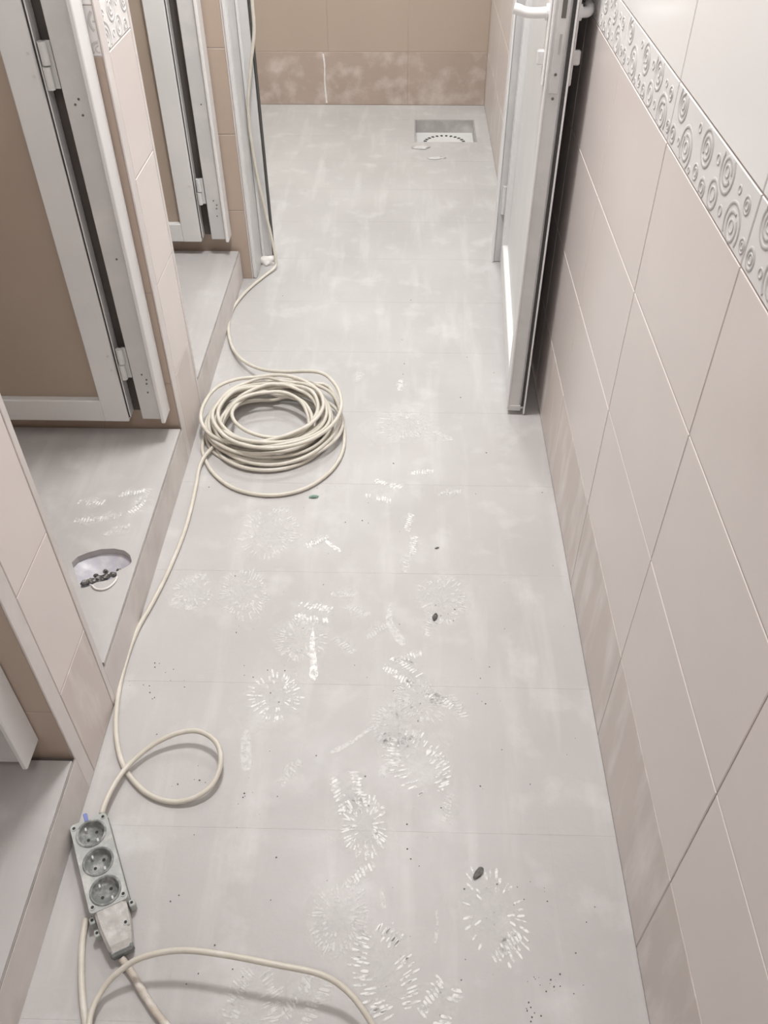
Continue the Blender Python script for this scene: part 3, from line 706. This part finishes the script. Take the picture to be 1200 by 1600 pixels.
# shoe prints: raised bars of white plaster left on the tiles
def bar(bm, c, d, ln, wd, z):
    n = Vector((-d.y, d.x, 0)); j = lambda: random.uniform(0.8, 1.2)
    pts = [c - d * ln / 2 * j() - n * wd * 0.25, c - d * ln / 2 * j() + n * wd * 0.25, c - d * ln * 0.3 + n * wd / 2 * j(), c + d * ln * 0.3 + n * wd / 2 * j(),
           c + d * ln / 2 * j() + n * wd * 0.25, c + d * ln / 2 * j() - n * wd * 0.25, c + d * ln * 0.3 - n * wd / 2 * j(), c - d * ln * 0.3 - n * wd / 2 * j()]
    bm.faces.new([bm.verts.new((p.x, p.y, z)) for p in pts])
def shoe_print(parent, kind, px, py, size, ang, faint=False, z=0.0, n=None, asp=1.25):
    c = unproj(px, py, 2, z); bm = bmesh.new(); A = math.radians(ang)
    X, Y = Vector((math.cos(A), math.sin(A), 0)), Vector((-math.sin(A), math.cos(A), 0)); zz = 0.0006
    if kind == 'ring':
        n = int((n or 30) * 1.6); e0 = random.uniform(0, 6.28)
        for k in range(n):
            t = 2 * math.pi * (k + random.uniform(-.25, .25)) / n
            if random.random() < 0.14 + 0.25 * max(0, math.sin(t + e0)): continue
            wob = 1 + random.uniform(-.12, .10) + 0.08 * math.sin(2 * t + e0)
            p = X * (size * wob * math.cos(t)) + Y * (size * wob * asp * math.sin(t)); d = (X * math.cos(t) + Y * (math.sin(t) * asp)).normalized()
            d = (d + Vector((random.uniform(-.2, .2), random.uniform(-.2, .2), 0))).normalized()
            bar(bm, p, d, random.uniform(0.010, 0.026), random.uniform(0.0026, 0.0048), zz)
            if random.random() < 0.45: bar(bm, p * 0.62, d, random.uniform(0.008, 0.014), 0.004, zz)
    elif kind == 'rows':
        n = n or 11
        for col in (-1, 1):
            for k in range(n):
                if random.random() < 0.15: continue
                p = X * ((k - n / 2) * 0.0072) + Y * (col * size + random.uniform(-0.003, 0.003))
                d = (Y + X * (0.35 * col)).normalized()
                bar(bm, p, d, random.uniform(0.014, 0.022), random.uniform(0.0042, 0.0062), zz)
    elif kind == 'row':
        n = n or 9
        for k in range(n):
            p = X * ((k - n / 2) * 0.0072) + Y * random.uniform(-0.002, 0.002)
            bar(bm, p, (Y + X * 0.25).normalized(), random.uniform(0.012, 0.020), random.uniform(0.004, 0.006), zz)
    elif kind == 'fan':
        n = 19
        for side in (-1, 1):
            for k in range(n):
                if random.random() < 0.12: continue
                v = (k / (n - 1)) * 2 - 1; wdt = math.sqrt(max(0.05, 1 - 0.85 * v * v))
                d = (X * side + Y * (0.35 + 0.5 * v)).normalized()
                for rr in ((0.62, 0.95) if random.random() < 0.6 else (0.8,)):
                    p = X * (side * size * rr * wdt) + Y * (size * asp * 1.1 * v) + Vector((random.uniform(-.003, .003), random.uniform(-.003, .003), 0))
                    bar(bm, p, d, random.uniform(0.012, 0.027), random.uniform(0.0026, 0.0048), zz)
    nf = len(bm.faces); hz = 0.022 if kind == 'row' else (size * 1.25 + 0.012 if kind in ('ring', 'fan') else 0.040)
    for blob in range(3):
        o_ = Vector((random.uniform(-.4, .4) * hz, random.uniform(-.4, .4) * hz, 0)); e_ = random.uniform(0, 6.28)
        bm.faces.new([bm.verts.new((o_.x + hz * 0.75 * math.cos(t_) * (1 + .3 * math.sin(2 * t_ + e_)), o_.y + hz * 0.75 * math.sin(t_) * (1 + .25 * math.sin(3 * t_ + e_)), 0.0003 + blob * 0.00005)) for t_ in [q * 2 * math.pi / 24 for q in range(24)]])
    bm.faces.ensure_lookup_table()
    for f_ in bm.faces[nf:]: f_.material_index = 1
    me = mesh_of(bm)
    return link('shoe_print', me, ['print_faint' if faint else 'print', 'print_haze'], parent, c)
for a_ in [('ring', 380, 928, 0.052, 20, True), ('rows', 492, 958, 0.018, -10), ('ring', 430, 1088, 0.048, 0, False, 0.0, 24, 1.15), ('row', 592, 985, 0, 40, True), ('row', 560, 955, 0, -20, True),
           ('rows', 630, 1050, 0.016, -38), ('row', 690, 1095, 0, -30), ('row', 716, 1105, 0, -60, True), ('row', 640, 1026, 0, 20), ('fan', 652, 1192, 0.050, 30), ('ring', 655, 1095, 0.040, 30, True),
           ('rows', 545, 1240, 0.020, -70), ('ring', 570, 1290, 0.040, 10), ('row', 565, 1365, 0, 40), ('ring', 530, 1432, 0.042, 0, True), ('fan', 600, 1515, 0.048, 20), ('rows', 690, 1563, 0.016, 60),
           ('ring', 772, 1430, 0.050, 15, False, 0.0, 22, 1.4), ('row', 795, 1478, 0, 40), ('ring', 630, 664, 0.070, 0, True, 0.0, 26, 0.8), ('row', 694, 682, 0, -40, True), ('row', 662, 738, 0, 10),
           ('rows', 602, 768, 0.030, -20), ('row', 640, 815, 0, 80), ('row', 646, 850, 0, 85), ('row', 636, 878, 0, 80, True), ('row', 498, 845, 0, 35), ('ring', 420, 832, 0.065, 0, True), ('ring', 690, 936, 0.050, 20, True),
           ('row', 560, 588, 0, 80, True), ('row', 626, 600, 0, 85), ('row', 705, 770, 0, 10, True), ('ring', 470, 1000, 0.045, 0, True), ('row', 540, 1010, 0, -40, True), ('fan', 395, 1580, 0.040, 0, True),
           ('ring', 300, 925, 0.04, 0, True), ('row', 455, 1205, 0, 60, True), ('row', 700, 1260, 0, 80, True), ('ring', 620, 1130, 0.04, 0, True), ('rows', 480, 1560, 0.016, 60, True), ('row', 540, 930, 0, 0, True), ('row', 670, 975, 0, 80, True)]:
    shoe_print(fl, *a_)
for a_ in [('row', 145, 785, 0, 0, False, SF), ('row', 140, 812, 0, 10, False, SF), ('row', 172, 808, 0, 20, True, SF), ('row', 208, 770, 0, 20, False, SF), ('row', 215, 792, 0, 60, False, SF), ('row', 185, 828, 0, 30, True, SF), ('row', 225, 775, 0, 70, True, SF)]:
    p = shoe_print(sf2, *a_)

def smear(px_pts, w0, w1, mat='smear'):
    P = catmull([fp(x, y, 0.0005) for x, y in px_pts], 6); bm = bmesh.new(); n = len(P); L, Rr = [], []
    for i, p in enumerate(P):
        d = (P[min(i + 1, n - 1)] - P[max(i - 1, 0)]); d.z = 0; d.normalize(); nn = Vector((-d.y, d.x, 0))
        f = i / (n - 1); w_ = (w0 + (w1 - w0) * f) * min(1.0, 4 * f + 0.25, 5 * (1 - f) + 0.35) * (1 + 0.25 * noise.noise(p * 90))
        L.append(bm.verts.new(p + nn * w_)); Rr.append(bm.verts.new(p - nn * w_))
    for i in range(n - 1): bm.faces.new((L[i], Rr[i], Rr[i + 1], L[i + 1]))
    c = fp(*px_pts[0], 0); me = mesh_of(bm); me.transform(Matrix.Translation(-c))
    link('plaster_smear', me, mat, fl, c)
smear([(489, 980), (488, 1010), (490, 1040), (490, 1064)], 0.004, 0.010)
smear([(505, 842), (518, 852), (532, 862)], 0.004, 0.006)
smear([(590, 1130), (560, 1152), (535, 1168), (515, 1176)], 0.003, 0.006, 'print_faint')
smear([(610, 942), (608, 970), (620, 992), (632, 1008)], 0.006, 0.012, 'print_faint')
smear([(385, 1140), (384, 1170), (386, 1205)], 0.008, 0.012, 'print_faint')
smear([(682, 1420), (683, 1450), (680, 1474)], 0.002, 0.003, 'print_faint')
smear([(596, 1390), (600, 1420)], 0.004, 0.006, 'print_faint')
smear([(640, 1180), (600, 1200), (598, 1215)], 0.006, 0.008, 'print_faint')
